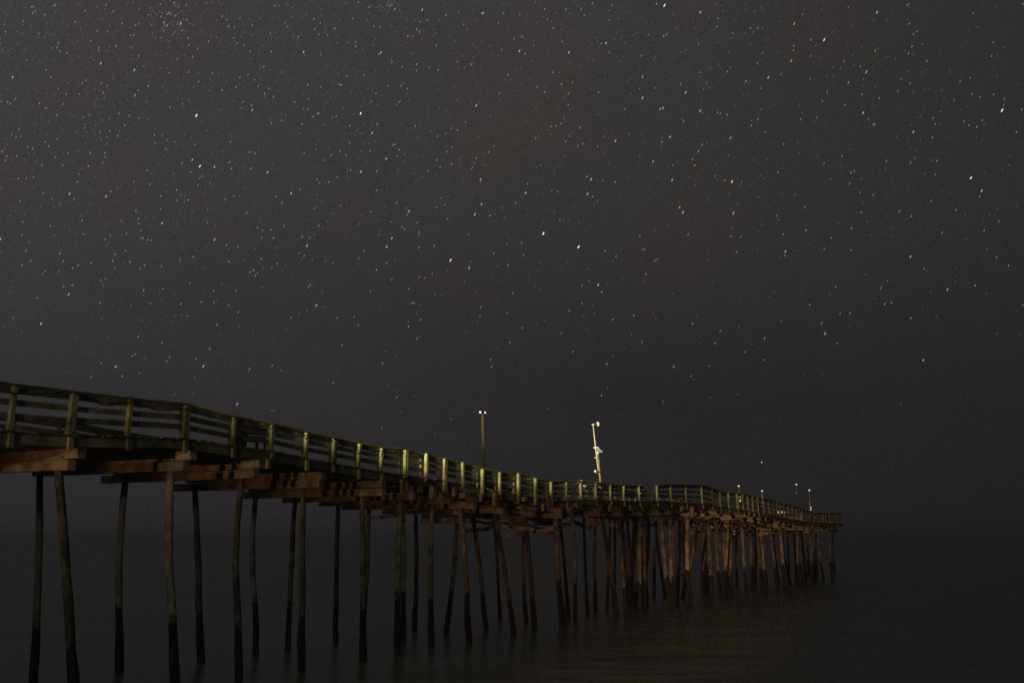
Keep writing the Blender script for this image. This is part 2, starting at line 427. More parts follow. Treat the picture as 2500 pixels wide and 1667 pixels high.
# the broad pale repair board and the stacked blocks bolted on outside
def pixbeam(name, x0, y0, x1, y1, lat, wd_, ht, mat, side=U, lat2=None, par=pier, jit=.01, seg=2):
    s0, z0 = on_plane(x0, y0, lat); l2 = lat if lat2 is None else lat2; s1, z1 = on_plane(x1, y1, l2)
    m = MB(); m.beam(W(s0, lat, z0), W(s1, l2, z1), wd_, ht, side=side, jit=jit, seg=seg); return m.build(name, mat, par)
pixbeam('repair_board', 1337, 1205, 1341, 1247, -.28, .36, .05, M_post)
pixbeam('block', 984, 1170, 984, 1205, -.27, .26, .16, M_post)
pixbeam('block', 991, 1176, 991, 1200, -.29, .12, .2, M_post)
pixbeam('block', 1056, 1186, 1056, 1200, -.2, .24, .2, M_post)
pixbeam('block', 1057, 1200, 1057, 1216, -.25, .3, .22, M_post)
pixbeam('block', 1075, 1203, 1075, 1217, -.25, .26, .2, M_post)
pixbeam('block', 1134, 1203, 1134, 1216, -.3, .5, .3, M_post)
pixbeam('block', 1208, 1204, 1209, 1234, -.3, .26, .18, M_post)
pixbeam('block', 1280, 1212, 1281, 1222, -.25, .3, .2, M_post)
pixbeam('block', 1272, 1236, 1272, 1242, -.3, .55, .3, M_post)
pixbeam('block', 1410, 1228, 1410, 1239, -.25, .6, .3, M_post)
pixbeam('block', 1391, 1240, 1391, 1252, -.25, .32, .25, M_post)
pixbeam('block', 1690, 1236, 1691, 1262, -.25, .4, .25, M_post)
for k in range(16):                      # odd blocks and short ends further out
    s = random.uniform(52, 118); z = zd(s)-random.uniform(.25, 1.0); l_ = random.uniform(-.3, .1)
    m = MB(); m.beam(W(s, l_, z), W(s+random.uniform(.2, .9), l_, z+random.uniform(-.06, .06)), .16, random.uniform(.12, .3)); m.build('block', M_post, pier)

def rails(lat_in, posts, far_side, zoff=0):
    """handrail and two rail boards, in lengths of two bays"""
    stuff = [MB(), MB()]
    for i in range(0, len(posts)-1, 2):
        j = min(i+2, len(posts)-1)
        seg = posts[i:j+1]
        x_mid = 9999
        for kind in ('handrail', 'upper', 'lower'):
            seg2 = seg
            m = MB(); dz0 = random.uniform(-.03, .03)
            for a, b in zip(seg2, seg2[1:]):
                if not far_side and kind == 'handrail' and abs(a-s_at(1560, 8, 0)) < .5: b = a+.9   # the handrail is missing here
                if kind != 'handrail' and a > 34 and random.random() < .08: continue
                zj = (lambda: random.uniform(-.035, .035)) if a > 28 else (lambda: 0)
                za, zb_ = zr(a)+zj(), zr(b)+zj()
                if kind == 'handrail':
                    m.beam(W(a, lat_in-.04, za-.02), W(b+.01, lat_in-.04, zb_-.02), .21, .04)
                    m.beam(W(a, lat_in+.075, za-.15), W(b+.01, lat_in+.075, zb_-.15), .04, .21)
                else:
                    f = .62 if kind == 'upper' else .33
                    ha, hb = zd(a)+zoff+(zr(a)-zd(a))*f+dz0, zd(b)+zoff+(zr(b)-zd(b))*f+dz0
                    if far_side and random.random() < .07 and a < 12: hb -= .22
                    m.beam(W(a, lat_in+.075, ha), W(b+.01, lat_in+.075, hb), .04, random.uniform(.15, .185))
            nm = 'handrail' if kind == 'handrail' else 'rail_board'
            if far_side and posts[i] > 66 and kind != 'handrail': stuff[1].v, stuff[1].f = merge(stuff[1], m)
            else: m.build(nm, M_rail, pier)
    if stuff[1].v:
        o = stuff[1].build('rail_board', M_rail, pier); o['kind'] = 'stuff'
def merge(A, B):
    o = len(A.v); return A.v+B.v, A.f+[tuple(o+i for i in f) for f in B.f]
rails(0, ps, False)
# far side
fs = []; s = SB+1
while s < SEND: fs.append(s); s += BAY
fs.append(SEND-.1)
rest = MB(); cnt = 0
for s in fs:
    m = MB(); m.beam(W(s, WID, zd(s)+.003), W(s+random.uniform(-.05, .02), WID, zr(s)-.045), .13, .13, side=U, jit=.01, seg=2)
    cnt += 1
    if cnt <= 36: m.build('rail_post', M_post, pier)
    else: rest.v, rest.f = merge(rest, m)
o = rest.build('rail_post', M_post, pier); o['kind'] = 'stuff'
rails(WID-.15, fs, True)
# across the seaward end
for k, (f, t_) in enumerate(((.98, .04), (.62, .14), (.33, .14))):
    z = zd(SEND)+(zr(SEND)-zd(SEND))*f
    m = MB(); m.beam(W(SEND, 0, z), W(SEND, WID, z), .06 if k else .2, t_); m.build('rail_board' if k else 'handrail', M_rail, pier)
for l_ in (1.8, 3.7, 5.5):
    m = MB(); m.beam(W(SEND, l_, zd(SEND)), W(SEND, l_, zr(SEND)-.05), .13, .13, side=U); m.build('rail_post', M_post, pier)

# braces and stray logs lashed below the deck
def log(x0, y0, x1, y1, l0, l1, r):
    s0, z0 = on_plane(x0, y0, l0); s1, z1 = on_plane(x1, y1, l1)
    a, b = W(s0, l0, z0), W(s1, l1, z1)
    m = MB(); pts = [a.lerp(b, i/6)+Vector((0, 0, random.uniform(-.03, .03))) for i in range(7)]
    m.tube(pts, [r*(1-.03*i) for i in range(7)], 12, .05); m.build('brace_log', M_cap, pier, True)
log(1136, 1296, 1282, 1279, 5.4, 3.2, .12)
log(1110, 1250, 1216, 1267, 1.3, 3.4, .10)
log(1120, 1268, 1214, 1278, 1.5, 3.4, .08)
log(1216, 1262, 1290, 1260, 2.6, 3.0, .15)
log(1265, 1283, 1345, 1293, 1.5, 2.5, .09)
log(1215, 1280, 1285, 1276, 3.0, 3.6, .13)
log(1290, 1262, 1350, 1270, 2.0, 3.0, .22)
log(1507, 1272, 1590, 1258, 5.5, 2.5, .12)
log(1432, 1290, 1475, 1273, 2.5, 1.5, .12)
log(1560, 1283, 1645, 1276, 3, 4, .1)
log(1690, 1300, 1790, 1293, 3, 4, .1)
log(1790, 1302, 1835, 1298, 3, 4, .12)
pixbeam('brace', 892, 1265, 985, 1257, 5.5, .08, .14, M_cap, side=Wv, lat2=.9)
pixbeam('brace', 968, 1242, 985, 1256, 2, .06, .5, M_cap, side=Wv)
pixbeam('brace', 1190, 1192, 1210, 1205, -.2, .03, .03, M_pale)
for k in range(40):
    s = random.uniform(24, 116); z = zd(s)-random.uniform(.95, 1.75); l_ = random.uniform(.2, 4)
    if random.random() < .5:
        e = (s+random.uniform(1.5, 4.5), l_+random.uniform(-1, 1), z+random.uniform(-.35, .35))
    else: e = (s+random.uniform(-.4, .4), l_+3.0, z+random.uniform(-.4, .4))
    m = MB(); m.beam(W(s, l_, z), W(*e), .1, random.uniform(.15, .28), jit=.02, seg=2); m.build('brace', M_cap, pier)

# ------------------------------------------------------------------ cables hanging on the railing
def cable(name, pts, lat, r, mat, label):
    P = [W(*( (q := on_plane(x, y, lat))[0], lat, q[1])) for x, y in pts]
    out = []
    for i in range(len(P)-1):                           # Catmull-Rom so each swag droops smoothly
        p0, p1, p2, p3 = P[max(i-1, 0)], P[i], P[i+1], P[min(i+2, len(P)-1)]
        for k in range(5):
            t = k/5
            out.append(.5*((2*p1)+(p2-p0)*t+(2*p0-5*p1+4*p2-p3)*t*t+(3*p1-p0-3*p2+p3)*t**3))
    out.append(P[-1])
    m = MB(); m.tube(out, [r]*len(out), 6); o = m.build(name, mat, None, True)
    tag(o, label, 'cable')
cable('cable', [(-60,948),(60,962),(130,960),(172,956),(215,975),(262,989),(318,983),(350,991),(392,1002),(447,998),(470,1000),(500,1012),(534,1019),(566,1017),(590,1022),(620,1040),(662,1037),(685,1052),(715,1066),(748,1062),(765,1069),(790,1071),(812,1069),(840,1092),(870,1106),(895,1108),(931,1100),(958,1106),(981,1104),(1005,1109),(1032,1111),(1055,1124),(1080,1133),(1100,1146),(1125,1148),(1145,1137)],
      -.12, .021, M_cable, 'black cable drooping in swags along the near end of the railing')
cable('cable', [(1268,1162),(1284,1169),(1300,1170),(1318,1176),(1340,1180),(1360,1184),(1380,1180),(1395,1182),(1418,1178),(1435,1183),(1454,1181),(1464,1186),(1468,1192)],
      -.14, .016, M_pale, 'thin pale cable sagging between posts in the middle of the railing')

# ------------------------------------------------------------------ lamp posts and mast
def at(x, y, lat):
    s_, z_ = on_plane(x, y, lat); return W(s_, lat, z_)
# timber pole with two floodlamps
lat = 7.0
ps_ = s_at(1186, 7.8, lat); base = W(ps_, lat, zd(ps_))
t = empty('floodlight_pole', base, 'tall timber pole with a pair of round floodlamps on top', 'lamp post')
topp = at(1178, 1008, lat)
m = MB(); m.tube([base.lerp(topp, k/8)+Vector((random.uniform(-.012, .012), 0, 0)) for k in range(9)], [.108-.02*k/8 for k in range(9)], 12, .03); m.build('pole', M_pole, t, True)
m = MB(); m.beam(at(1176, 1006, lat-.05), at(1183, 1006, lat-.05), .05, .09); m.build('crossbar', M_pole, t)
for x, y, r in ((1172.5, 1006, .072), (1184.5, 1007, .058)):
    c = at(x, y, lat-.1); dirv = (Vector((0, 0, 5))-c); dirv.z = -1.5; dirv.normalize()
    m = MB(); m.tube([c-dirv*.12, c-dirv*.05, c, c+dirv*.03], [r*.35, r*.6, r, r*1.02], 12); h = m.build('lamp_head', M_white, t, True)
    m = MB(); m.tube([c+dirv*.032, c+dirv*.042, c+dirv*.05], [r*.96, r*.85, r*.2], 12); m.build('lamp_lens', M_lit, h, True)
# weather mast
lat = .55
pb = s_at(1467, 7.4, lat); base = W(pb, lat, zd(pb))
t = empty('weather_mast', base, 'timber post with a thin steel mast, slanted solar panel and white instruments clamped to it', 'instrument mast')
m = MB(); m.tube([base, at(1466, 1178, lat), at(1463, 1140, lat), at(1460, 1108, lat)], [.062, .06, .055, .05], 12, .03); m.build('pole', M_pole, t, True)
m = MB(); m.ball(at(1460, 1105, lat), .085, 1.0); m.build('pole_cap', M_white, t, True)
m = MB(); m.tube([at(1461, 1152, lat-.12), at(1456, 1110, lat-.12), at(1448, 1037, lat-.12)], [.03, .028, .026], 8); m.build('mast_tube', M_pale, t, True)
m = MB(); m.tube([at(1446, 1036.5, lat-.12), at(1458, 1034, lat-.12)], [.045, .034], 8); a = m.build('instrument_arm', M_white, t, True)
m = MB(); p = at(1460, 1040, lat-.12); q = at(1460, 1030, lat-.12)
m.tube([p, p.lerp(q, .15), p.lerp(q, .85), q], [.07, .1, .1, .07], 12); m.build('instrument_housing', M_white, t, True)
a_, b_ = at(1455, 1092, lat-.16), at(1467, 1103, lat-.16)
m = MB(); m.beam(a_, b_, .34, .05, side=Wv); pan = m.build('solar_panel', M_white, t)
nrm = (b_-a_).cross(Wv).normalized(); nrm = nrm if nrm.z > 0 else -nrm
m = MB(); m.beam(a_+nrm*.034, b_+nrm*.034+(b_-a_)*.1, .36, .012, side=Wv); m.build('panel_glass', M_panel, pan)
for x0, x1, y in ((1454, 1464, 1117), (1457, 1467, 1150)):
    m = MB(); m.beam(at(x0, y, lat-.06), at(x1, y, lat-.06), .12, .035); m.build('clamp', M_white, t)
m = MB(); m.ball(at(1453.5, 1150, lat-.16), .085, .9); m.build('camera_dome', M_white, t, True)
m = MB(); m.tube([at(1455, 1152, lat-.14), at(1460, 1157, lat-.1)], [.02, .02], 6); m.build('bracket', M_white, t, True)
# lamps far out along the pier
def far_lamp(x, ytop, xb, lat, label, warm=False, r=.09, pole_mat=None, rp=.05, watts=4, extra=()):
    sb_ = s_at(xb, 7.2, lat); base = W(sb_, lat, zd(sb_))
    t = empty('pier_lamp', base, label, 'lamp post', 'small lamps on poles at the seaward end of the pier')
    c = at(x, ytop, lat)
    m = MB(); m.tube([base, base.lerp(c, .5), c-Vector((0, 0, r*.6))], [rp*1.3, rp*1.1, rp], 8); m.build('pole', pole_mat or M_pole, t, True)
    m = MB(); m.tube([c+Vector((0, 0, r*.5)), c+Vector((0, 0, r*.7)), c+Vector((0, 0, r*1.1))], [r*1.1, r*1.0, r*.3], 10); m.build('lamp_hood', M_steel, t, True)
    m = MB(); m.ball(c, r, .75); m.build('lamp_globe', M_warm if warm else M_lit, t, True)
    for (x2, y2) in extra:
        m = MB(); m.ball(at(x2, y2, lat-.08), r*.75, .8); m.build('lamp_globe', M_lit, t, True)
    ld = bpy.data.lights.new('pier_lamp_light', 'SPOT'); ld.energy = watts*5; ld.spot_size = R(64); ld.spot_blend = .8; ld.color = (1, .85, .5); ld.shadow_soft_size = .1
    lo = bpy.data.objects.new('pier_lamp_light', ld); COL.objects.link(lo); lo.location = (c-base)+Vector((0, -.45, -.1)); lo.parent = t
far_lamp(1806.5, 1186, 1806, 7.0, 'short pole with a round white globe lamp, leftmost of the far lamps', r=.10)
far_lamp(1862, 1128, 1868, 5.0, 'tallest far lamp, a thin black pole with a tiny white light', pole_mat=M_black, rp=.03, r=.07, watts=1.5)
far_lamp(1862, 1198, 1863, 2.5, 'short far lamp glowing yellow just left of the tall black pole', warm=True, r=.09, rp=.05)
far_lamp(1945, 1182, 1950, 6.5, 'thin grey far lamp pole with one white light, second from the right', r=.11, watts=6)
far_lamp(1978.5, 1196, 1982, 4.0, 'rightmost far lamp pole with one light at its top and two lower down', r=.11, watts=14, extra=((1982, 1238), (1982, 1243.5)))

# ------------------------------------------------------------------ things standing on the deck
def bucket(x, y, lat, w_, h_, label, mat=M_white, grp='white buckets on the pier deck', onrail=False):
    s_, z_ = on_plane(x, y, lat); z0 = z_-h_/2 if onrail else zd(s_)
    c = W(s_, lat, z0); t = empty('bucket', c, label, 'bucket', grp)
    m = MB(); m.tube([c, c+Vector((0, 0, h_*.9)), c+Vector((0, 0, h_*.92)), c+Vector((0, 0, h_))], [w_*.42, w_*.5, w_*.54, w_*.54], 12); m.build('pail', mat, t, True)
    m = MB(); n = 9; pts = [c+U*(math.cos(math.pi*k/(n-1))*w_*.55)+Vector((0, 0, h_*.9+math.sin(math.pi*k/(n-1))*h_*.35)) for k in range(n)]
    m.tube(pts, [.008]*n, 6); m.build('handle', M_steel, t, True)
bucket(1178, 1174, .35, .15, .2, 'white bucket hung behind the railing near the foot of the floodlight pole', onrail=True)
bucket(1428, 1215, .8, .22, .9, 'narrow white tub on the deck, left one of the two before the mast')
bucket(1463, 1215, .9, .26, .8, 'white tub on the deck at the foot of the instrument mast')
bucket(1550, 1217, .7, .16, .5, 'slim pale tub on the deck below the orange striped barricade')
bucket(1566, 1216, .7, .18, .7, 'pale pointed tub on the deck right of the barricade')
def workbox(x, y, lat, w_, h_, label, mat):
    s_, z_ = on_plane(x, y, lat); c = W(s_, lat, z_-h_/2)
    t = empty('work_light', W(s_, lat, zd(s_)), label, 'light', 'lit panels on the far deck')
    m = MB(); m.beam(W(s_, lat, zd(s_)), c, .05, .05, side=U); m.build('stand', M_black, t)
    m = MB(); m.beam(c, c+Vector((0, 0, h_)), w_, .09, side=U); m.build('housing', M_black, t)
    m = MB(); m.beam(c+Vector((0, 0, .02))-Wv*.05-U*.02, c+Vector((0, 0, h_-.02))-Wv*.05-U*.02, w_*.9, .012, side=U); m.build('lamp_face', mat, t)
workbox(1899, 1250, -.3+.35, .24, .2, 'dim white square light, left of three low on the far railing', M_lit)
workbox(1909.5, 1250, .1, .2, .26, 'narrow white square light, middle of three low on the far railing', M_lit)
workbox(1916, 1251, .1, .26, .32, 'largest white square light, right of three low on the far railing', M_lit)
workbox(1805, 1221.5, .1, .2, .24, 'small yellow square light behind the railing below the white globe lamp', M_warm)
workbox(1804.5, 1212.5, .1, .12, .12, 'tiny white square light just above the yellow one', M_lit)

# bench and rubbish bin near the shore end
sb_, zb_ = on_plane(615, 1090, 1.0); lat = 1.0
zb0 = zd(sb_)
t = empty('bench', W(sb_, lat, zb0), 'dark slatted bench with a tall tilted back behind the near railing', 'bench')
m = MB(); 
for k in range(3): m.beam(W(sb_-.75, lat+.1+.14*k, zb0+.45), W(sb_+.75, lat+.1+.14*k, zb0+.45), .11, .04)
m.build('seat', M_deck, t)
m = MB()
for k in range(4): m.beam(W(sb_-.75, lat-.02-.05*k, zb0+.55+.15*k), W(sb_+.75, lat-.02-.05*k, zb0+.55+.15*k), .04, .12)
m.build('backrest', M_deck, t)
for dx in (-.7, .7):
    for dl in (0, .4):
        m = MB(); m.beam(W(sb_+dx, lat+dl, zb0+.003), W(sb_+dx, lat+dl, zb0+.44), .08, .08, side=U); m.build('leg', M_deck, t)
sb_, _ = on_plane(590, 1050, .9)
t = empty('rubbish_bin', W(sb_, .9, zd(sb_)), 'black lidded rubbish bin beside the bench behind the near railing', 'bin')
c = W(sb_, .9, zd(sb_)+.003)
m = MB(); m.tube([c, c+Vector((0, 0, .78))], [.19, .23], 14); m.build('bin_body', M_black, t, True)
m = MB(); m.tube([c+Vector((0, 0, .785)), c+Vector((0, 0, .82)), c+Vector((0, 0, 1.0)), c+Vector((0, 0, 1.02))], [.25, .25, .2, .1], 14); m.build('lid', M_black, t, True)
# striped barricade
lat = .9; s0, _ = on_plane(1527, 1190, lat); s1, _ = on_plane(1568, 1190, lat); zc = zd(s0)
t = empty('barricade', W((s0+s1)/2, lat, zc), 'folding road barricade with orange and pale grey striped boards behind the railing', 'barricade')
for zz, nm in ((.86, 'top'), (.5, 'low')):
    m = MB(); m.beam(W(s0, lat, zc+zz), W(s1, lat, zc+zz), .03, .17); bd = m.build('board', M_steel if nm == 'top' else M_deck, t)
    mo = MB(); n = 5
    for k in range(1, n, 2):
        a_, b_ = s0+(s1-s0)*k/n, s0+(s1-s0)*(k+.9)/n
        mo.beam(W(a_, lat-.022, zc+zz), W(b_, lat-.022, zc+zz), .006, .165)
    mo.build('stripe', M_orange, bd)
for ss in (s0+.15, s1-.15):
    m = MB(); m.beam(W(ss, lat-.05, zc+.003), W(ss, lat+.03, zc+1.0), .05, .04, side=U); m.build('leg', M_white, t)
    m = MB(); m.beam(W(ss, lat+.5, zc+.003), W(ss, lat+.06, zc+.98), .05, .04, side=U); m.build('leg', M_white, t)

# ------------------------------------------------------------------ stars
def emis(name, col, st):
    m = bpy.data.materials.new(name); m.use_nodes = True; t = m.node_tree; t.nodes.clear()
    e = nd(t, 'ShaderNodeEmission'); e.inputs[0].default_value = (*col, 1); e.inputs[1].default_value = st
    o = nd(t, 'ShaderNodeOutputMaterial'); t.links.new(e.outputs[0], o.inputs[0])
    m.cycles.emission_sampling = 'NONE'; return m
T = [(0,0),(830,0),(1650,0),(0,460),(830,460),(1650,460)]
BR = {0:"1220,162;2051,353;1704,745;1299,1081;1449,1129;1807,1165;1967,1306;85,523;680,430;907,475",
1:"276,358;312,1073;920,714;950,1214;1697,1212;1254,1304;2191,38y;2044,663;2044,520y;2162,738y;2182,731;2230,926;2115,1092y;2244,1217;1861,953;1546,356;1797,293;555,69;965,91;1212,346;217,900;141,1161",
2:"166,85;1002,271;624,526;1288,487;1994,1203;780,413y;164,751;1265,764;1604,892;1359,85;799,163y;370,932y;66,627",
3:"2,344;464,716;277,914;1095,235;1449,348;716,55;470,37;782,1204;2137,790;1374,1200;2074,389",
4:"911,176;956,107y;1745,651;466,155;316,395;350,337;873,537;1673,38",
5:"1008,980y;1834,684y;1672,1160y;389,168;740,427;1585,461;48,162;25,128y;2066,17"}
MD = {0:"70,519;241,78;365,38;374,40;214,48;226,47;222,92;156,146;38,214y;262,228;396,290;384,323;354,326;405,348;454,358;180,407;312,475;343,523;394,599;105,668;307,731;267,700;51,691;8,686;70,702;427,704;385,777;129,873;79,909;140,924;108,929;387,939;306,960;329,988;186,994;220,1004;12,1023;112,1057;38,1084;284,1119;424,1118;460,1036;374,1063;227,1198;179,1205;124,1207;522,1231;533,1178;598,1124;693,1101;712,1062;708,1034;610,1037;571,865;674,893;740,888;842,849;796,919;562,795;604,777;697,628;684,564;536,638;556,563;579,544;723,580;449,637y;874,782;805,768;939,800;1043,912;1129,945;1180,960;1117,1009;995,1150;1014,1246;902,1229;1229,1103;1287,1163;1363,1192;1348,1206;1337,1251;1193,1285;1317,978;1147,726;1234,703;1274,680;1343,553;1273,488;1435,497;1143,493y;1002,583;934,612;914,640;908,652;972,447;935,382;1197,401;1300,385;1276,306;1270,258;1335,332;1232,208;1129,174;1111,154;1106,209;1262,138;1258,35;1175,22;1143,88;1129,98;1089,113;1004,102;937,163;912,173;1090,256;904,237;883,240;784,313;668,324;667,342;613,279;657,210;726,212;824,161;715,35;766,75;575,75;508,150;302,101;1083,30;1500,113;1532,136;1545,178;1582,188;1705,172;1621,125;1827,229;1938,182;1927,155;1833,350;1690,348;1409,282;1578,258;1601,295;1648,308;1782,453;1675,504;1620,525;1720,540;1745,584;1787,633;1816,600;1593,592;1848,655;1500,610;1641,690;1629,733;1700,711;1833,835;1901,815;1557,959;1686,1029;1722,1038;1695,1140;1563,1140;1550,1096;2213,241;2153,235;2265,195;2164,157;2120,130;2126,196;2015,250;1883,42;1857,42;2169,370;2303,575;2288,570;2079,573;2168,587;2083,673;2050,737;2079,737;2143,768;2153,768;2115,788;2247,799;2271,786;2041,840;1991,692;2238,1049;2185,1084;2055,1035;2295,1022;2277,1198;2222,1231;2141,1213;2156,1237;2026,1282;293,1307;470,1308;749,1294",
1:"124,16;85,128;198,50;367,64;715,103;835,168;650,310;543,148;519,200;537,218;459,246;229,178;272,182;107,315;103,285;262,370;351,420;420,452;518,436y;519,477;603,456;663,475;793,420;890,436y;1092,338;1250,364y;1229,251;1176,264;1077,631;1135,508;1071,157;1215,98;1101,92;1381,64;1525,67;1629,62;1651,103;1706,25;1837,35;1816,138;1440,190;1440,490;1499,283;1403,134;1570,556;1331,590;1385,624;1497,570;1543,634;1542,709;1820,357;1764,297;1747,625;1924,737;2083,238;2207,236;2185,246;2139,28;2024,600;2126,596;2035,378;2333,627;2300,568;1620,865;1457,853;1426,856;1491,836;1321,935;1607,985;1642,972;1550,920;1525,957;848,826;752,869;794,880;716,903;660,921;508,854;250,838;243,632;211,685;456,601;412,580;400,690;67,850;65,965;203,1020;360,983;373,975;437,1040;399,1013;389,1054;724,1026;757,998;1006,1027;921,1070;892,1136;677,1130;653,1082;596,1154;755,1108;41,1051;73,1150;248,1158;248,1287;1267,1242;1431,1286;1470,1294;1777,1221;1859,1231;1668,1193;2175,960;2250,1118;2322,820;47,516;9,577;165,510;324,582;1740,990",
2:"277,181;286,127;553,190;503,192;384,225;155,299;587,358;551,429;161,490;348,485;207,565;189,601;31,568;473,550y;575,597;910,380;1135,415;1246,450;1348,344y;908,532;1166,559y;1500,619;1375,665;1023,618;990,686;1142,710;1257,640;1571,362y;1595,315;1630,213;1605,232;1577,160;1564,35;1166,52;913,270;856,100;797,310;794,342;1696,415;1523,534;1583,563;2133,380;2144,288;2000,638;2056,656;2147,640y;2220,668;2216,712;1989,527;1920,551;1878,680;2008,92;2345,28;2337,741;2034,858;1948,820;1980,848;2070,812;2301,893y;1738,800y;1753,838;1734,930;1342,845;1334,838;1300,805;553,806;510,849;605,894;345,777y;281,761;300,768;52,820;180,978;152,1025;112,1075;127,1119y;354,1051;264,1190;329,1220y;443,1231;691,1165;727,974;1001,1104;843,806;952,795;1122,1057;1183,1167;1205,1156;1174,1241;1585,1101;1613,1069;1423,1090;1764,1087;1753,1180",
3:"351,69;502,71;134,87;154,228;554,217;340,253;563,309;149,314;175,420;207,491;149,521;429,491;490,539;528,521;616,504;430,662;488,654;286,579;306,560;682,620;713,608;777,534;762,488;779,447;848,421;880,498;744,318;711,343;854,306;938,238;820,218;918,150;936,204;951,284;952,337;967,337;997,348;1020,351;1086,51;1084,140;1220,43;1195,80;1272,79;1523,76;1401,231;1402,145;1579,52;1668,165;1530,385;1606,393;1545,494;1306,461;1219,480;1091,525;978,521;947,541;1102,678;1283,640;971,688;674,772;1017,777;1221,780;1360,768;1445,770;1544,789;1610,835;1595,691;1443,691;1739,573;1711,553;1689,567;1725,590;1765,474;1872,508;1830,279;1919,254;1740,265;1768,335;1848,335;2042,325;2091,333;2154,252;2124,135;2300,115;2022,438;2055,457;2095,655;2083,668;2250,504;2276,875;1965,873;2312,1059;1267,860;1465,921;1416,1083;934,1001;1093,1040;912,1120;893,1132;684,1179;616,1273y;1146,1136;1125,1168;943,1249;826,1268;1322,1149;1687,1218;1838,1196;90,875;252,739;2253,1313;404,440;398,563;1906,97;1866,55",
4:"208,158;455,180;346,226;436,276;422,262;652,130;709,112;383,97y;686,65y;727,207;1012,184;522,231;868,311;638,387;533,400;533,295;534,310;315,503;246,551;350,616;465,677;536,598;573,605y;623,575;500,776;485,773;952,804;946,864;1231,943;1496,979;1147,1040;1017,1153;1024,1204;1575,1103;545,887;520,1014;463,933y;124,923;96,867;14,1059;287,1182;1130,374;1040,440;1240,450;1228,370;1485,214;1707,56;1792,421;2025,319;2045,412;2058,412;2127,488;2144,480;1865,460;1635,656;1636,778y;1549,826y;1768,700;1843,885;1985,858;2041,1040;1803,1185;2254,1204y;1166,708;1136,518;1130,843;206,695;162,421;126,470;2066,579;385,1410;1767,1398y;750,1556;282,1619",
5:"736,454;371,324;725,311;879,284y;1253,163;1050,336;1511,157;1590,188;1724,85;2053,55;1334,44;1246,28;1892,145;1800,299y;2181,224;2083,285;2167,466;2247,522y;2022,657y;1677,543;1431,622;1384,675;1411,781y;1456,772y;1178,841;1110,846;1090,1045;984,911;905,785;712,897;600,1012;300,962y;225,1200;113,913;103,1268;467,1104;596,1158;1080,664;1184,418y;1003,409;409,431;680,185;870,127;1588,877y;1187,270;83,312;440,326;2344,790;266,1046"}
def parse(D):
    out = []
    for k, txt in D.items():
        for it in txt.split(';'):
            y_ = it.endswith('y'); a, b = it.rstrip('y').split(',')
            out.append((T[k][0]+int(a)/2.767, T[k][1]+int(b)/2.767, y_))
    return out
RS = 13500.0
def star_mesh(name, mat):
    m = MB(); m.v = [Vector(p) for p in ((0,0,1),(0,0,-1),(1,0,.55),(-1,0,.55),(1,0,-.55),(-1,0,-.55),(0,1,.0),(0,-1,.0))]
    m.f = [(0,2,6),(0,6,3),(0,3,7),(0,7,2),(1,6,4),(1,5,6),(1,7,5),(1,4,7),(2,4,6),(6,5,3),(3,5,7),(7,4,2)]
    me = bpy.data.meshes.new(name); me.from_pydata([tuple(v) for v in m.v], [], m.f); me.materials.append(mat); return me
def star_matrix(x, y, ln, wdt, ang):
    d = ray(x, y); c = d.normalized()*RS+Vector((0, 0, H))
    k = RS/d.length/F                                    # metres per photo pixel out there
    e = ray(x+math.cos(ang)*5, y-math.sin(ang)*5).normalized()*RS+Vector((0, 0, H))
    zz = (e-c).normalized(); yy = d.normalized(); xx = yy.cross(zz).normalized(); yy = zz.cross(xx)
    M = Matrix((xx, yy, zz)).transposed().to_4x4()
    return Matrix.Translation(c) @ M @ Matrix.Diagonal((wdt/2*k, wdt/2*k, ln/2*k, 1))
M_sw = emis('white_starlight', (.95, .97, 1), .52); M_sy = emis('yellow_starlight', (1, .80, .42), .5)
M_sb = emis('bright_white_starlight', (1, 1, 1), 1.0); M_sbl = emis('blue_starlight', (.75, .75, 1), 1.25); M_so = emis('orange_starlight', (1, .66, .36), 1.1)
M_sf = emis('faint_starlight', (.9, .92, 1), .17); M_sm = emis('soft_starlight', (.95, .95, 1), .32)
ME = {'w': star_mesh('star', M_sm), 'y': star_mesh('star', M_sy), 'b': star_mesh('star', M_sw), 'B': star_mesh('star', M_sb), 'L': star_mesh('star', M_sbl), 'O': star_mesh('star', M_so), 'f': star_mesh('star', M_sf)}
def ang_at(x, y): return R(61+random.uniform(-3, 3)+(3 if y < 300 else 0)-(4 if y > 800 else 0))
def star(x, y, key, ln, wdt, label, group='stars in the night sky'):
    ln, wdt = ln*.92, wdt*.6
    o = bpy.data.objects.new('star', ME[key]); COL.objects.link(o); o.matrix_world = star_matrix(x, y, ln, wdt, ang_at(x, y))
    tag(o, label, 'star', group)
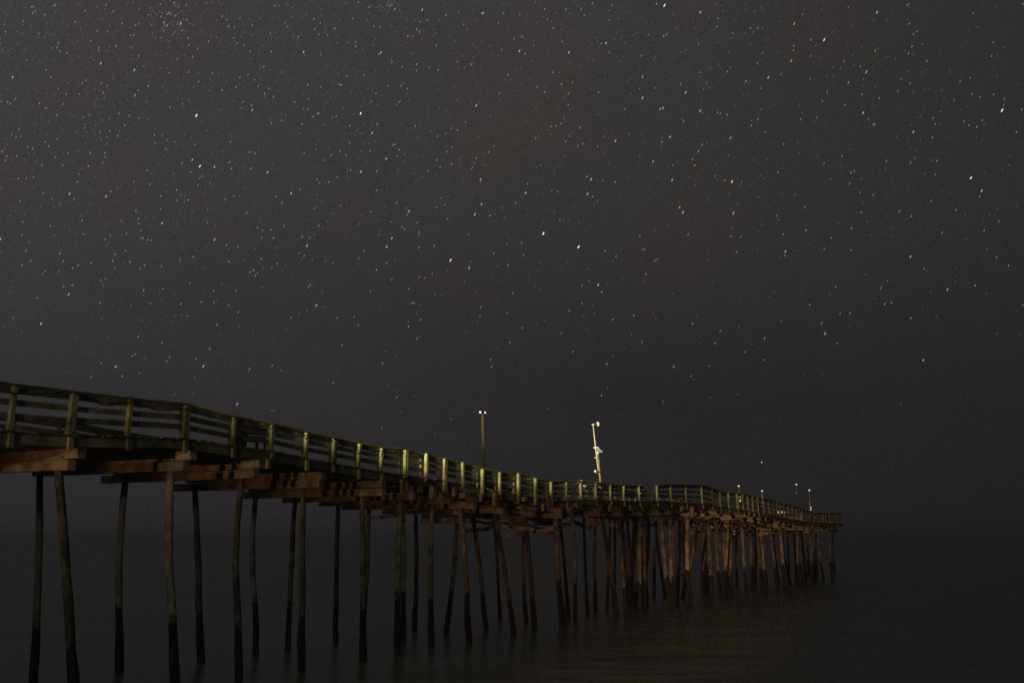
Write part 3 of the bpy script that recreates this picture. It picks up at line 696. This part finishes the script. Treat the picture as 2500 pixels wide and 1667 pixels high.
named = [(479.5,282.5,'L',10,4.5,'brightest blue star, high in the left of the sky'),
 (488,406,'L',8.5,4,'bright blue-white star below the brightest blue one'),
 (880.5,277.5,'L',8.5,4.2,'bright violet-white star alone left of the top centre'),
 (1326.5,570,'B',9.5,5,'big white star, left of two at the middle of the sky'),
 (1412.5,603,'B',9.5,4.8,'big white star, right of two at the middle of the sky'),
 (1100,635.5,'O',9.5,4.6,'bright orange star left of the two big white central stars'),
 (1787,444,'O',8.5,4.2,'bright yellow star right of centre, level with the blue pair'),
 (2446.5,270,'B',11,4.5,'bright cream star near the right edge, high up'),
 (2370.5,434.5,'B',8.5,4,'bright white star below the cream one at the right edge'),
 (1622,14,'B',9,4.2,'bright star close to the top edge right of centre'),
 (2012,98,'B',9,3.6,'bright white star high in the right half, left of three'),
 (1460.5,695.5,'b',8,3.8,'cream star just below the two big white central stars'),
 (2014,814,'y',8,4.2,'yellow star low in the right part of the sky'),
 (2313,707,'y',7.5,4,'amber star in the right part of the sky'),
 (2254,879,'y',7.5,4,'orange star lowest at the right, above open water'),
 (579,986,'b',8,3.4,'white star low at left, just above the handrail')]
for n_ in named: star(n_[0], n_[1], n_[2], n_[3], n_[4], n_[5], None)
done = [(a[0], a[1]) for a in named]
def free(x, y): return all(abs(x-a)+abs(y-b) > 7 for a, b in done)
nb = 0; starfield = {'f': [], 'm': []}
for x, y, ye in parse(BR):
    if free(x, y):
        star(x, y, 'y' if ye else 'b', 8, 3.3, 'small bright yellow star in the sky' if ye else 'small bright white star in the sky', 'bright yellow stars' if ye else 'bright white stars'); nb += 1; done.append((x, y))
md = [q for q in parse(MD) if free(q[0], q[1])]
random.shuffle(md)
md.sort(key=lambda q: not q[2])
for i, (x, y, ye) in enumerate(md):
    done.append((x, y))
    if nb+len(named) < 300:
        star(x, y, 'y' if ye else 'w', random.uniform(5, 7), random.uniform(1.7, 2.7), 'faint small yellow star in the sky' if ye else 'faint small white star in the sky', 'faint yellow stars' if ye else 'faint white stars'); nb += 1
    else: starfield['m'].append((x, y, 6, random.uniform(1.1, 1.7)))
rnd = random.Random(3)
tries = 0
while len(starfield['f']) < 2600 and tries < 40000:
    tries += 1
    x, y = rnd.uniform(-300, 2800), rnd.uniform(-250, 1250)
    dens = max(.1, 1-.62*max(x, 0)/2500)*max(.0, 1-max(y, 0)/1150)
    if rnd.random() > dens**1.6: continue
    starfield['f'].append((x, y, rnd.uniform(3, 6.5), rnd.uniform(.6, 1.5)))
for k in range(60):
    starfield['f'].append((410+rnd.gauss(0, 28), 50+rnd.gauss(0, 26), rnd.uniform(3, 7), rnd.uniform(.7, 2.0)))
for k in range(22): starfield['f'].append((950+rnd.gauss(0, 14), 18+rnd.gauss(0, 9), rnd.uniform(4, 6), 1.5))
vs, fs_, mi = [], [], []
base_me = ME['f']
for key, idx in (('f', 0), ('m', 1)):
    for x, y, ln, wdt in starfield[key]:
        M = star_matrix(x, y, ln, wdt, ang_at(x, y)); o = len(vs)
        vs += [tuple(M @ v.co) for v in base_me.vertices]
        for p_ in base_me.polygons: fs_.append(tuple(o+i for i in p_.vertices)); mi.append(idx)
me = bpy.data.meshes.new('starfield'); me.from_pydata(vs, [], fs_); me.materials.append(M_sf); me.materials.append(M_sm)
me.polygons.foreach_set('material_index', mi); me.update()
sf = bpy.data.objects.new('starfield', me); COL.objects.link(sf); tag(sf, 'faint scattered stars filling the dark sky', 'stars', kind='stuff')

# ------------------------------------------------------------------ sea air
M_h = bpy.data.materials.new('sea_haze'); M_h.use_nodes = True; t = M_h.node_tree; t.nodes.clear()
v_ = nd(t, 'ShaderNodeVolumePrincipled'); v_.inputs['Color'].default_value = (.92, .96, .92, 1); v_.inputs['Density'].default_value = .0014; v_.inputs['Anisotropy'].default_value = .72
o_ = nd(t, 'ShaderNodeOutputMaterial'); t.links.new(v_.outputs[0], o_.inputs['Volume'])
hz = MB(); hx = 8600
hz.hexa([(-hx, -hx, -1.5), (hx, -hx, -1.5), (hx, hx, -1.5), (-hx, hx, -1.5), (-hx, -hx, 17), (hx, -hx, 17), (hx, hx, 17), (-hx, hx, 17)])
hb = hz.build('haze', M_h); tag(hb, kind='stuff')
